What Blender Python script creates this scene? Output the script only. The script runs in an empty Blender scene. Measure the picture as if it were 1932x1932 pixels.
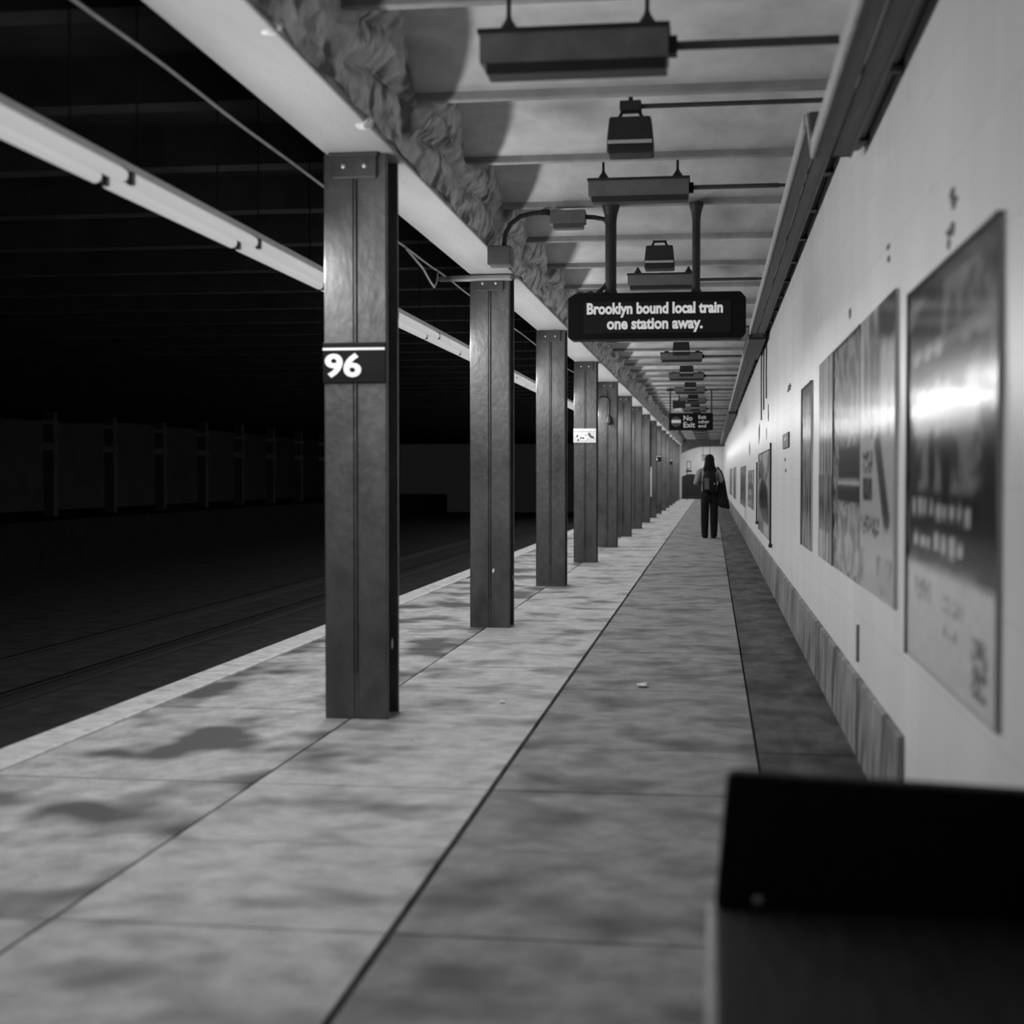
import bpy, bmesh, math, random
from mathutils import Vector, noise, Matrix

random.seed(7)
scene = bpy.context.scene
COL = scene.collection
R = math.radians

# ------------------------------------------------------------------ camera, world, exposure
cam_d = bpy.data.cameras.new('camera')
cam_d.sensor_fit = 'HORIZONTAL'
cam_d.sensor_width = 56.0
cam_d.lens = 80.0
cam_d.clip_start = 0.05
cam_d.clip_end = 300
cam_d.dof.use_dof = True
cam_d.dof.focus_distance = 15.0
cam_d.dof.aperture_fstop = 3.5
cam = bpy.data.objects.new('camera', cam_d)
COL.objects.link(cam)
_ph = math.atan((966 - 898) / 2760.0)
_th = math.atan((1343 - 966) / 2760.0 * math.cos(_ph))
cam.location = (0, 0, 1.25)
cam.rotation_euler = (math.pi / 2 - _ph, 0, _th)
scene.camera = cam

world = bpy.data.worlds.new('world')
scene.world = world
world.use_nodes = True
world.node_tree.nodes['Background'].inputs[0].default_value = (1, 1, 1, 1)
world.node_tree.nodes['Background'].inputs[1].default_value = 0.006

scene.view_settings.view_transform = 'Standard'
scene.view_settings.look = 'None'
scene.view_settings.gamma = 1.0
scene.view_settings.use_curve_mapping = False
scene.view_settings.exposure = 0.0
scene.cycles.max_bounces = 4
scene.cycles.adaptive_threshold = 0.02
scene.cycles.diffuse_bounces = 1
scene.cycles.glossy_bounces = 2
scene.cycles.transmission_bounces = 1
scene.cycles.caustics_reflective = False
scene.cycles.caustics_refractive = False

LAMP_DOWN = 18.5       # watts of each fluorescent fixture thrown down
LAMP_SIDE = 13.5       # out over the platform
LAMP_TRACK = 6.0       # and out over the track
BAY = 4.57             # column spacing
Y0 = 7.33              # front face of the first column
RIB = BAY / 3.0
YR = 7.47              # a ceiling rib stands over every column centre
YEND = 79.0
WX = 0.67              # wall plane
XC0, XC1 = -1.975, -1.645
ZB = 2.893             # girder underside


# ------------------------------------------------------------------ materials
def nd(nt, t, loc=(0, 0), **kw):
    n = nt.nodes.new(t)
    for k, v in kw.items():
        setattr(n, k, v)
    return n


MATS = {}


def mat(name, base, rough=0.6, var=0.0, scale=4.0, stretch=(1, 1, 1), bump=0.0, bscale=30.0,
        emit=None, metal=0.0, dark=None, dscale=1.5, dlo=0.45, dhi=0.65, spec=0.5):
    """grey procedural paint: base value, noise variation, optional stains (dark) with their own shape"""
    m = bpy.data.materials.new(name)
    m.use_nodes = True
    nt = m.node_tree
    b = nt.nodes['Principled BSDF']
    b.inputs['Roughness'].default_value = rough
    b.inputs['Metallic'].default_value = metal
    b.inputs['Specular IOR Level'].default_value = spec
    b.inputs['Base Color'].default_value = (base, base, base, 1)
    if emit is not None:
        b.inputs['Emission Color'].default_value = (1, 1, 1, 1)
        b.inputs['Emission Strength'].default_value = emit
    if var or dark is not None or bump:
        g = nd(nt, 'ShaderNodeNewGeometry')
        mp = nd(nt, 'ShaderNodeMapping')
        mp.inputs['Scale'].default_value = stretch
        nt.links.new(g.outputs['Position'], mp.inputs['Vector'])
    if var or dark is not None:
        n = nd(nt, 'ShaderNodeTexNoise')
        n.inputs['Scale'].default_value = scale
        n.inputs['Detail'].default_value = 3
        n.inputs['Roughness'].default_value = 0.65
        nt.links.new(mp.outputs[0], n.inputs['Vector'])
        mr = nd(nt, 'ShaderNodeMapRange')
        mr.inputs['From Min'].default_value = 0.3
        mr.inputs['From Max'].default_value = 0.7
        mr.inputs['To Min'].default_value = base * (1 - var)
        mr.inputs['To Max'].default_value = base * (1 + var)
        nt.links.new(n.outputs['Fac'], mr.inputs['Value'])
        out = mr.outputs[0]
        if dark is not None:
            n2 = nd(nt, 'ShaderNodeTexNoise')
            n2.inputs['Scale'].default_value = dscale
            n2.inputs['Detail'].default_value = 2
            n2.inputs['Roughness'].default_value = 0.6
            nt.links.new(mp.outputs[0], n2.inputs['Vector'])
            r2 = nd(nt, 'ShaderNodeMapRange')
            r2.inputs['From Min'].default_value = dlo
            r2.inputs['From Max'].default_value = dhi
            nt.links.new(n2.outputs['Fac'], r2.inputs['Value'])
            mx = nd(nt, 'ShaderNodeMix', data_type='FLOAT')
            nt.links.new(r2.outputs[0], mx.inputs[0])
            nt.links.new(out, mx.inputs[2])
            mx.inputs[3].default_value = dark
            out = mx.outputs[0]
        cb = nd(nt, 'ShaderNodeCombineColor')
        for i in range(3):
            nt.links.new(out, cb.inputs[i])
        nt.links.new(cb.outputs[0], b.inputs['Base Color'])
    if bump:
        n3 = nd(nt, 'ShaderNodeTexNoise')
        n3.inputs['Scale'].default_value = bscale
        n3.inputs['Detail'].default_value = 2
        nt.links.new(mp.outputs[0], n3.inputs['Vector'])
        bp = nd(nt, 'ShaderNodeBump')
        bp.inputs['Strength'].default_value = bump
        bp.inputs['Distance'].default_value = 0.02
        nt.links.new(n3.outputs['Fac'], bp.inputs['Height'])
        nt.links.new(bp.outputs[0], b.inputs['Normal'])
    MATS[name] = m
    return m


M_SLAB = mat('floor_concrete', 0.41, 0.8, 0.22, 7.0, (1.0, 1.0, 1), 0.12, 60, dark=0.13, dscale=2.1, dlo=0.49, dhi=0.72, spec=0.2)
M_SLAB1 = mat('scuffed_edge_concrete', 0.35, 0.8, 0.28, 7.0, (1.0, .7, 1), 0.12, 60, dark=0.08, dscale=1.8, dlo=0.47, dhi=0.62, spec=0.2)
M_SLAB3 = mat('mid_grey_concrete', 0.22, 0.8, 0.26, 7.0, (1.0, 1.0, 1), 0.12, 60, dark=0.08, dscale=2.3, dlo=0.46, dhi=0.70, spec=0.3)  # darker lane right of the long joint
M_SLAB4 = mat('dark_grey_concrete', 0.085, 0.8, 0.45, 4.0, (1.6, .6, 1), 0.25, 60, dark=0.03, dscale=2.2, dlo=0.45, dhi=0.65, spec=0.2)  # darkest lane, along the wall
M_JOINT = mat('joint_dirt', 0.03, 0.95, 0.2, spec=0.1)
M_EDGE = mat('edge_paint', 0.50, 0.6, 0.2, 9.0, dark=0.3, dscale=6, dlo=0.55, dhi=0.7)
M_BASE = mat('baseboard_stone', 0.22, 0.7, 0.5, 7.0, (1, 1.2, .35), 0.3, 30, dark=0.06, dscale=4.0, dlo=0.5, dhi=0.66)
M_GIRD = mat('girder_white_paint', 0.29, 0.7, 0.06, 3.0, (3, .5, 3), 0.15, 25)
M_PLAS = mat('rough_plaster', 0.58, 0.9, 0.4, 7.0, (1, 1, 1), 0.6, 30, dark=0.12, dscale=5.0, dlo=0.5, dhi=0.66)
M_CEIL = mat('ceiling_paint', 0.62, 0.75, 0.22, 2.2, (1, 1, 1), 0.15, 20, dark=0.22, dscale=1.1, dlo=0.52, dhi=0.72)
M_RIB = mat('rib_paint', 0.30, 0.7, 0.25, 4.0)
M_COLM = mat('column_paint', 0.09, 0.45, 0.30, 6.0, (1, 1, .6), 0.25, 25, dark=0.04, dscale=3.0, dlo=0.5, dhi=0.7)
M_STEEL = mat('dark_steel', 0.06, 0.45, 0.2, 9.0)
M_RIVET = mat('bare_rivet_steel', 0.5, 0.35, metal=0.4)
M_BLACK = mat('black_enamel', 0.022, 0.5, 0.2, 9.0, spec=0.3)
M_NEARBLK = mat('near_black', 0.02, 0.95, 0.3, 3.0, spec=0.05)  # near-black colour stands in for the shade on the track side
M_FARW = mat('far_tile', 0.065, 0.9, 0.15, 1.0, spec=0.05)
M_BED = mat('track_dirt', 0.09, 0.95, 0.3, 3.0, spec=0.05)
M_NEARBLK2 = mat('near_black_ribs', 0.025, 0.9, 0.3, 3.0, spec=0.1)  # same painted shade for the track ribs, a touch lighter
M_HOUS = mat('white_enamel', 0.75, 0.5)
M_TUBE = mat('lit_fluorescent_tube', 0.3, 0.4, emit=0.40)
M_CAP = mat('tube_end_cap', 0.10, 0.4)
M_FIXT = mat('grey_enamel_fixture', 0.12, 0.5, 0.2, 8.0)
M_LENS = mat('unlit_lens', 0.015, 0.4, 0.2, 8.0)
M_SPK = mat('speaker_black', 0.025, 0.6, 0.2, 8.0, spec=0.3)
M_STRIPE = mat('pale_stripe', 0.5, 0.5)
M_COND = mat('lit_rail_and_scuff', 0.42, 0.5, 0.2, 12)  # pale tone of the painted-lit tray rails and the column scuffs
M_CONDD = mat('conduit_dark', 0.05, 0.6, 0.2, 12)
M_TRAY = mat('tray_grey', 0.065, 0.6, 0.25, 6.0, (4, .4, 4))
M_WHITE = mat('white_lettering', 0.85, 0.6)
M_SIGN = mat('sign_black', 0.007, 0.5, 0.1, 8.0, spec=0.12)
M_SCREEN = mat('display_glass', 0.012, 0.6, 0.1, 8.0, spec=0.2)
M_LED = mat('display_lettering_lit', 0.2, 0.5, emit=0.46)
M_DISC = mat('sign_disc_grey', 0.06, 0.5)
M_WOOD = mat('dark_wood', 0.03, 0.7, 0.35, 6.0, (8, 1, 8), 0.2, 40, spec=0.1)
M_EDGELIT = mat('wood_edge_painted_lit', 0.45, 0.55, 0.2, 9.0)  # pale colour paints the light caught along the seat front
M_RAIL = mat('rail_steel', 0.05, 0.4, metal=0.6)
M_PAPER = mat('paper', 0.7, 0.8)
M_SMUDGE = mat('flaked_paint', 0.13, 0.9, 0.5, 40)
M_FRAME = mat('poster_frame', 0.06, 0.4)
M_FRAMEW = mat('poster_frame_pale', 0.5, 0.4)
M_ENDW = mat('end_wall_white', 0.85, 0.6, 0.08, 1.0)
M_HAIR = mat('hair_dark', 0.012, 0.8, spec=0.05)
M_SKIN = mat('skin', 0.30, 0.6)
M_JACK = mat('jacket_grey', 0.26, 0.9, 0.3, 14, spec=0.1)
M_PANT = mat('trousers_black', 0.012, 0.9, 0.2, 10, spec=0.1)
M_BAG = mat('bag_black', 0.012, 0.8, 0.2, 10, spec=0.15)
M_POCK = mat('pocket_grey', 0.09, 0.8, 0.4, 16)

# glazed wall tile: pale joints only just darker than the tile
def tile_mat():
    m = mat('glazed_tile', 0.84, 0.32, 0.07, 1.4, (1, 1, .5))
    nt = m.node_tree
    b = nt.nodes['Principled BSDF']
    b.inputs['Specular IOR Level'].default_value = 0.35
    src = b.inputs['Base Color'].links[0].from_socket
    g = nd(nt, 'ShaderNodeNewGeometry')
    sp = nd(nt, 'ShaderNodeSeparateXYZ')
    nt.links.new(g.outputs['Position'], sp.inputs[0])
    cb = nd(nt, 'ShaderNodeCombineXYZ')
    nt.links.new(sp.outputs['Y'], cb.inputs['X'])
    nt.links.new(sp.outputs['Z'], cb.inputs['Y'])
    br = nd(nt, 'ShaderNodeTexBrick', offset=0.5)
    br.inputs['Color1'].default_value = (1, 1, 1, 1)
    br.inputs['Color2'].default_value = (.97, .97, .97, 1)
    br.inputs['Mortar'].default_value = (.86, .86, .86, 1)
    br.inputs['Scale'].default_value = 1.0
    br.inputs['Brick Width'].default_value = 0.61
    br.inputs['Row Height'].default_value = 0.305
    br.inputs['Mortar Size'].default_value = 0.003
    nt.links.new(cb.outputs[0], br.inputs['Vector'])
    mx = nd(nt, 'ShaderNodeMix', data_type='RGBA', blend_type='MULTIPLY')
    mx.inputs[0].default_value = 1.0
    nt.links.new(src, mx.inputs[6])
    nt.links.new(br.outputs['Color'], mx.inputs[7])
    nt.links.new(mx.outputs[2], b.inputs['Base Color'])
    return m


M_TILE = tile_mat()


# ------------------------------------------------------------------ mesh helpers
def B():
    return bmesh.new()


def box(bm, x0, x1, y0, y1, z0, z1):
    vs = [bm.verts.new(p) for p in ((x0, y0, z0), (x1, y0, z0), (x1, y1, z0), (x0, y1, z0),
                                    (x0, y0, z1), (x1, y0, z1), (x1, y1, z1), (x0, y1, z1))]
    for f in ((3, 2, 1, 0), (4, 5, 6, 7), (0, 1, 5, 4), (1, 2, 6, 5), (2, 3, 7, 6), (3, 0, 4, 7)):
        bm.faces.new([vs[i] for i in f])
    return bm


def prism(bm, pts, axis, a, b):
    """closed polygon extruded along axis from a to b; pts are the two other coordinates in order"""
    def P(p, t):
        return {'X': (t, p[0], p[1]), 'Y': (p[0], t, p[1]), 'Z': (p[0], p[1], t)}[axis]
    A = [bm.verts.new(P(p, a)) for p in pts]
    C = [bm.verts.new(P(p, b)) for p in pts]
    n = len(pts)
    bm.faces.new(A)
    bm.faces.new(C[::-1])
    for i in range(n):
        bm.faces.new((A[i], C[i], C[(i + 1) % n], A[(i + 1) % n]))
    bmesh.ops.recalc_face_normals(bm, faces=bm.faces)
    return bm


def tube(bm, pts, r, n=10, caps=True):
    """round pipe through a list of points"""
    pts = [Vector(p) for p in pts]
    rs = r if isinstance(r, (list, tuple)) else [r] * len(pts)
    rings = []
    up = None
    for i, p in enumerate(pts):
        d = (pts[min(i + 1, len(pts) - 1)] - pts[max(i - 1, 0)]).normalized()
        if up is None:
            up = Vector((0, 0, 1)) if abs(d.z) < .9 else Vector((1, 0, 0))
        s = d.cross(up).normalized()
        up = s.cross(d).normalized()
        rings.append([bm.verts.new(p + (s * math.cos(2 * math.pi * k / n) + up * math.sin(2 * math.pi * k / n)) * rs[i]) for k in range(n)])
    for a, b in zip(rings, rings[1:]):
        for k in range(n):
            bm.faces.new((a[k], a[(k + 1) % n], b[(k + 1) % n], b[k]))
    if caps:
        bm.faces.new(rings[0][::-1])
        bm.faces.new(rings[-1])
    bmesh.ops.recalc_face_normals(bm, faces=bm.faces)
    return bm


def loft(bm, rings, n=14, caps=True):
    """stack of ellipses (cx, cy, cz, rx, ry)"""
    rs = []
    for (cx, cy, cz, rx, ry) in rings:
        rs.append([bm.verts.new((cx + rx * math.cos(2 * math.pi * k / n), cy + ry * math.sin(2 * math.pi * k / n), cz)) for k in range(n)])
    for a, b in zip(rs, rs[1:]):
        for k in range(n):
            bm.faces.new((a[k], a[(k + 1) % n], b[(k + 1) % n], b[k]))
    if caps:
        bm.faces.new(rs[0][::-1])
        bm.faces.new(rs[-1])
    bmesh.ops.recalc_face_normals(bm, faces=bm.faces)
    return bm


def obj(name, bm, m, parent=None, bevel=0.0, smooth=False, seg=2):
    if isinstance(bm, bpy.types.Mesh):
        me = bm
    else:
        if bevel:
            bmesh.ops.bevel(bm, geom=list(bm.edges), offset=bevel, segments=seg, affect='EDGES', profile=0.5)
        me = bpy.data.meshes.new(name)
        bm.to_mesh(me)
        bm.free()
    if m is not None and not me.materials:
        me.materials.append(m)
    if smooth:
        for p in me.polygons:
            p.use_smooth = True
    o = bpy.data.objects.new(name, me)
    COL.objects.link(o)
    if parent is not None:
        o.parent = parent
    return o


def empty(name, loc=(0, 0, 0)):
    o = bpy.data.objects.new(name, None)
    o.empty_display_size = 0.1
    o.location = loc
    COL.objects.link(o)
    return o


def tag(o, label=None, cat=None, group=None, kind=None):
    if label:
        o['label'] = label
    if cat:
        o['category'] = cat
    if group:
        o['group'] = group
    if kind:
        o['kind'] = kind
    return o


def struct(o, label=None, cat=None):
    return tag(o, label, cat, kind='structure')


def text_mesh(body, x0, x1, z0, z1, y, depth=0.004, fat=0.0, bm_out=None):
    """lettering stretched into the rectangle, facing -Y, as a mesh"""
    cu = bpy.data.curves.new('lettering', 'FONT')
    cu.body = body
    cu.size = 1.0
    cu.offset = fat
    cu.extrude = 0.01
    cu.resolution_u = 4
    to = bpy.data.objects.new('lettering_tmp', cu)
    COL.objects.link(to)
    dg = bpy.context.evaluated_depsgraph_get()
    me = bpy.data.meshes.new_from_object(to.evaluated_get(dg))
    bpy.data.objects.remove(to)
    bpy.data.curves.remove(cu)
    xs = [v.co.x for v in me.vertices]
    ys = [v.co.y for v in me.vertices]
    a, b, c, d = min(xs), max(xs), min(ys), max(ys)
    for v in me.vertices:
        u = (v.co.x - a) / (b - a)
        w = (v.co.y - c) / (d - c)
        e = (v.co.z + 0.01) / 0.02
        v.co = (x0 + (x1 - x0) * u, y - depth * e, z0 + (z1 - z0) * w)
    return me


def words(name, me, n, m, parent):
    """one object per word of a line of lettering"""
    iv = sorted((min(me.vertices[i].co.x for i in p.vertices), max(me.vertices[i].co.x for i in p.vertices)) for p in me.polygons)
    gaps, end = [], iv[0][1]
    for a, b in iv:
        if a > end:
            gaps.append((a - end, (a + end) / 2))
        end = max(end, b)
    cuts = sorted(g[1] for g in sorted(gaps, reverse=True)[:n - 1]) + [1e9]
    lo = -1e9
    for hi in cuts:
        vs, fs, ix = [], [], {}
        for p in me.polygons:
            c = p.center.x
            if lo < c <= hi:
                f = []
                for i in p.vertices:
                    if i not in ix:
                        ix[i] = len(vs)
                        vs.append(tuple(me.vertices[i].co))
                    f.append(ix[i])
                fs.append(f)
        nm = bpy.data.meshes.new(name)
        nm.from_pydata(vs, [], fs)
        obj(name, nm, m, parent)
        lo = hi


ORD = ['first', 'second', 'third', 'fourth', 'fifth', 'sixth', 'seventh', 'eighth', 'ninth', 'tenth', 'eleventh',
       'twelfth', 'thirteenth', 'fourteenth', 'fifteenth', 'sixteenth', 'seventeenth', 'eighteenth']

# ------------------------------------------------------------------ floor: slabs with recessed joints
bm = B()
box(bm, -3.18, WX + 0.1, -1.0, YEND + 6, -1.2, -0.035)
floor = struct(obj('floor', bm, M_JOINT), 'grey concrete platform floor cut into slabs', 'floor')
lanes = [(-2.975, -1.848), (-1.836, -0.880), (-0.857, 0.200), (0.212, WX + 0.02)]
cross = [-0.9, 0.2, 1.15, 2.05, 2.97, 3.885]
while cross[-1] < 21.5:
    cross.append(cross[-1] + 0.925)
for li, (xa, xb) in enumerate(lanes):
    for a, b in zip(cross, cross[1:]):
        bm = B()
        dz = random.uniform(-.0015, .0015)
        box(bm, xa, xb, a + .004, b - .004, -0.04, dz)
        obj('slab', bm, (M_SLAB1, M_SLAB, M_SLAB3, M_SLAB4)[li], floor)
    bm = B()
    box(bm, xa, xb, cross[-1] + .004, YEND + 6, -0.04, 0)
    obj('slab', bm, (M_SLAB1, M_SLAB, M_SLAB3, M_SLAB4)[li], floor)

bm = B()
y = -1.0
box(bm, -3.2, -2.98, -1.0, YEND + 6, -0.10, 0.012)
edge = struct(obj('trim_1', bm, M_EDGE, bevel=0.006), 'pale painted strip along the platform edge above the track', 'platform edge')

# ------------------------------------------------------------------ track side
bm = B()
box(bm, -24, -3.2, -4, 100, -1.5, -1.25)
track = struct(obj('floor', bm, M_BED), 'black track bed below the platform edge', 'track bed')
for i, (x, lab) in enumerate(((-3.95, 'rail nearest the platform edge on the dark track bed'), (-5.4, 'second rail from the platform edge on the dark track bed'),
                              (-7.6, 'third rail out from the platform edge on the dark track bed'), (-9.05, 'fourth rail out from the platform edge on the dark track bed'))):
    bm = B()
    prism(bm, [(x - .06, -1.25), (x + .06, -1.25), (x + .06, -1.235), (x + .01, -1.22), (x + .01, -1.14), (x + .035, -1.13),
               (x + .035, -1.10), (x - .035, -1.10), (x - .035, -1.13), (x - .01, -1.14), (x - .01, -1.22), (x - .06, -1.235)], 'Y', -4, 98)
    tag(obj('track_rail', bm, M_RAIL), lab, 'rail', 'rails on the track bed')
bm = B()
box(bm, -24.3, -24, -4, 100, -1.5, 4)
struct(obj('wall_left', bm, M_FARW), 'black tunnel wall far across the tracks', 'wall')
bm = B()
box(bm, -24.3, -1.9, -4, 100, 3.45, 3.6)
tc = struct(obj('ceiling', bm, M_NEARBLK), 'black ceiling over the tracks', 'ceiling')
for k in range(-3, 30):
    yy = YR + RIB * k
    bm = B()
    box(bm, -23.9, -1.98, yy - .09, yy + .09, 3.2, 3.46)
    obj('rib', bm, M_NEARBLK2, tc)

# opposite platform: columns with dim plates, far across the tracks
M_DIM = mat('dim_plate', 0.22, 0.6, 0.4, 20)
FAR_X = -20.3
for k in range(12):
    yy = 43.0 + 4.57 * k
    t = empty('steel_column', (FAR_X, yy, -1.25))
    tag(t, '%s dark column counted from the left on the opposite side of the tracks' % ORD[k], 'column', 'columns across the tracks')
    bm = B()
    box(bm, -.17, .17, -.14, .14, 0, 4.7)
    obj('shaft', bm, M_FARW, t)
    for zz, hh in ((3.3, .22), (4.1, .12)):
        bm = B()
        box(bm, -.17, .30, -.16, -.14, zz, zz + hh)
        obj('plate', bm, M_DIM, t)
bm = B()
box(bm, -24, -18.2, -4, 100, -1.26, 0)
struct(obj('floor', bm, M_NEARBLK), 'dark opposite platform across the tracks', 'platform')

# ------------------------------------------------------------------ wall on the right, baseboard, end wall
bm = B()
box(bm, WX, WX + .25, -3, YEND + 6, -0.04, 4)
wall = struct(obj('wall_right', bm, M_TILE), 'pale glazed tile wall lined with posters', 'wall')
bm = B()
prism(bm, [(WX + .01, 0), (WX - .03, 0), (WX - .022, .335), (WX + .01, .345)], 'Y', 5.23, YEND)
struct(obj('baseboard_right', bm, M_BASE), 'stained dark grey baseboard below the tile wall', 'baseboard')


def blotch(name, y0, z0, w, h, m, parent, n=14, off=.003, seed=0):
    """irregular thin flake on the wall"""
    rnd = random.Random(seed)
    bm = B()
    pts = []
    for i in range(n):
        a = 2 * math.pi * i / n
        k = rnd.uniform(.45, 1.0)
        pts.append((y0 + w * .5 * k * math.cos(a), z0 + h * .5 * k * math.sin(a)))
    prism(bm, pts, 'X', WX - off, WX + .002)
    return obj(name, bm, m, parent)


for i, (y, z, w, h) in enumerate(((4.27, 2.045, .10, .05), (4.24, 2.015, .14, .045), (4.29, 1.945, .17, .05), (4.33, 1.915, .07, .04), (5.80, 2.13, .12, .035), (5.77, 2.08, .10, .03),
                                  (7.35, 2.05, .13, .07), (13.0, 2.02, .9, .10), (13.7, 1.40, .25, .05), (13.6, 1.30, .3, .05), (21.2, 1.86, .8, .33),
                                  (17.8, 2.0, .35, .3), (18.4, 1.78, .2, .22), (26.5, 1.72, .9, .35))):
    blotch('paint_flake', y, z, w, h, M_SMUDGE, wall, seed=i)
bm = B()
tube(bm, [(WX - .006, 6.83, .40), (WX - .006, 6.83, .57)], .008, 6)
obj('crack', bm, M_SMUDGE, wall)

# far end of the platform
bm = B()
box(bm, -3.4, WX + .3, YEND + 4.6, YEND + 4.9, -.04, 4)
struct(obj('wall_far', bm, M_ENDW), 'brightly lit white wall at the far end of the platform', 'wall')
bm = B()
pts = [(-1.62, 3.3), (-1.62, 2.45)]
for k in range(9):
    u = k / 8
    pts.append((-1.62 + u * 1.2, 2.45 + .36 * math.sin(u * math.pi / 2)))
pts += [(WX, 2.83), (WX, 3.3)]
prism(bm, pts, 'Y', YEND - .2, YEND + .1)
struct(obj('trim_2', bm, M_STEEL), 'dark curved soffit over the far end of the platform', 'soffit')
bm = B()
prism(bm, [(-1.62, 0)] + [(-1.62 + 1.25 * k / 12, .98 + .38 * math.sin(math.pi * (.18 + .82 * k / 12)) ** .8) for k in range(12)] + [(-.35, .95), (-.35, 0)], 'Y', YEND + 1.0, YEND + 2.2)
kio = empty('refuse_bin', (0, 0, 0))
obj('body', bm, M_BLACK, kio, bevel=.02)
bm = B()
prism(bm, [(-1.5, 0.1), (-.5, .1), (-.5, .14), (-1.5, .14)], 'Y', YEND + .97, YEND + 1.0)
obj('foot_rail', bm, M_STEEL, kio)
tag(kio, 'large round-topped black bin at the far end of the platform', 'bin')

# ------------------------------------------------------------------ ceiling over the platform: shallow transverse vaults between ribs
k0, k1 = -4, 47
bm = B()
NS = 12
prev = None
for k in range(k0, k1):
    ya = YR + RIB * k
    for s in range(NS + (1 if k == k1 - 1 else 0)):
        u = s / NS
        z = 3.20 + 0.23 * math.sin(math.pi * u) ** 0.8
        row = [bm.verts.new((x, ya + RIB * u, z)) for x in (-1.75, -1.2, -.6, 0, WX + .05)]
        if prev:
            for i in range(4):
                bm.faces.new((prev[i], row[i], row[i + 1], prev[i + 1]))
        prev = row
bmesh.ops.recalc_face_normals(bm, faces=bm.faces)
box(bm, -1.75, WX + .05, YR + RIB * k0, YR + RIB * k1, 3.5, 3.6)
ceil = struct(obj('ceiling', bm, M_CEIL, smooth=True), 'pale vaulted ceiling above the platform', 'ceiling')
for k in range(k0, k1 + 1):
    bm = B()
    yy = YR + RIB * k
    box(bm, -1.62, WX, yy - .03, yy + .03, 3.175, 3.30)
    obj('rib', bm, M_RIB, ceil, bevel=.006, seg=1)

# ------------------------------------------------------------------ girder over the columns: smooth white soffit, rough plaster flank
bm = B()
box(bm, -1.965, -1.60, -1.0, YEND + .4, ZB, 3.6)
gird = struct(obj('trim_3', bm, M_GIRD, bevel=.012, seg=2), 'long white girder carried by the row of columns', 'girder')


def flank_point(y, s):
    """profile from the soffit edge (s=0) up to the vault (s=1)"""
    ph = ((y - YR) / RIB) % 1.0
    arch = math.sin(math.pi * ph) ** .7
    n1 = noise.noise(Vector((y * .9, s * 3.0, 3.1)))
    n2 = noise.noise(Vector((y * 2.4, s * 10.0, 7.7)))
    n3 = noise.noise(Vector((y * 11.0, s * 16.0, 1.7)))
    flare = 0.02 + s * (0.08 + .14 * (1 - ph) ** 1.2)
    x = -1.605 + flare * .9 + .035 * n1 + .028 * n2 + .009 * n3
    groove = math.exp(-((s - .42 - .35 * (ph - .5) + .05 * n1) / .055) ** 2) * (1 if .10 < ph < .9 else .15)
    groove2 = math.exp(-((s - .75 - .3 * (ph - .5)) / .05) ** 2) * (1 if .05 < ph < .6 else .0)
    x -= .075 * groove + .045 * groove2
    ztop = 3.20 + .24 * arch + .01
    z = ZB + .012 + (ztop - ZB) * s + .012 * n2
    return (max(x, -1.615), y, z)


bm = B()
prev = None
y = 3.0
while y < YEND:
    row = [bm.verts.new(flank_point(y, s / 16)) for s in range(17)]
    if prev:
        for i in range(16):
            bm.faces.new((prev[i], row[i], row[i + 1], prev[i + 1]))
    prev = row
    y += .03 if y < 14 else (.07 if y < 26 else .2)
bmesh.ops.recalc_face_normals(bm, faces=bm.faces)
obj('plaster_flank', bm, M_PLAS, gird, smooth=True)
# plaster lumps on the soffit edge just before the first column
for i, (yy, xx, w, h) in enumerate(((5.30, -1.63, .13, .035), (6.74, -1.62, .12, .05))):
    bm = B()
    bmesh.ops.create_icosphere(bm, subdivisions=3, radius=1)
    for v in bm.verts:
        k = 1 + .28 * noise.noise(v.co * 2.2 + Vector((i * 7, 0, 0))) + .12 * noise.noise(v.co * 6)
        v.co = Vector((xx + v.co.x * .05 * k, yy + v.co.y * w * .5 * k, ZB + .03 + v.co.z * h * k))
    obj('plaster_lump', bm, M_PLAS, gird, smooth=True)

# ------------------------------------------------------------------ columns
CW = (XC1 - XC0) / 2
CD = 0.28


def make_column():
    t = empty('steel_column')
    # shaft in plan: H section, its front flange of two plates meeting in a shallow groove
    ft, wb = .028, .012
    pts = [(-CW, .008), (-CW + .008, 0), (-.014, 0), (-.008, .008), (.008, .008), (.014, 0), (CW - .008, 0), (CW, .008), (CW, ft), (wb, ft), (wb, CD - ft), (CW, CD - ft),
           (CW, CD), (-CW, CD), (-CW, CD - ft), (-wb, CD - ft), (-wb, ft), (-CW, ft)]
    bm = B()
    prism(bm, pts, 'Z', 0, ZB)
    obj('shaft', bm, M_COLM, t)
    bm = B()
    prism(bm, [(-.008, .008), (-.002, -.008), (.004, -.008), (.010, .008)], 'Z', .25, ZB - .14)
    obj('seam_ridge', bm, M_COLM, t, smooth=False)
    bm = B()
    prism(bm, [(-.115, ZB), (-.115, ZB - .125), (.115, ZB - .125), (.115, ZB)], 'Y', -.024, .002)
    br = obj('bracket', bm, M_STEEL, t, bevel=.004)
    for x in (-.055, .055):
        bm = B()
        bmesh.ops.create_uvsphere(bm, u_segments=10, v_segments=6, radius=.014)
        for v in bm.verts:
            v.co = Vector((x + v.co.x, -.024 + v.co.y * .8, ZB - .065 + v.co.z))
        obj('rivet', bm, M_RIVET, br, smooth=True)
    bm = B()
    box(bm, -.125, .125, -.05, .01, ZB - .014, ZB - .002)
    obj('cap_plate', bm, M_STEEL, t)
    return t


def children(o):
    return [c for c in COL.objects if c.parent == o]


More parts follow.
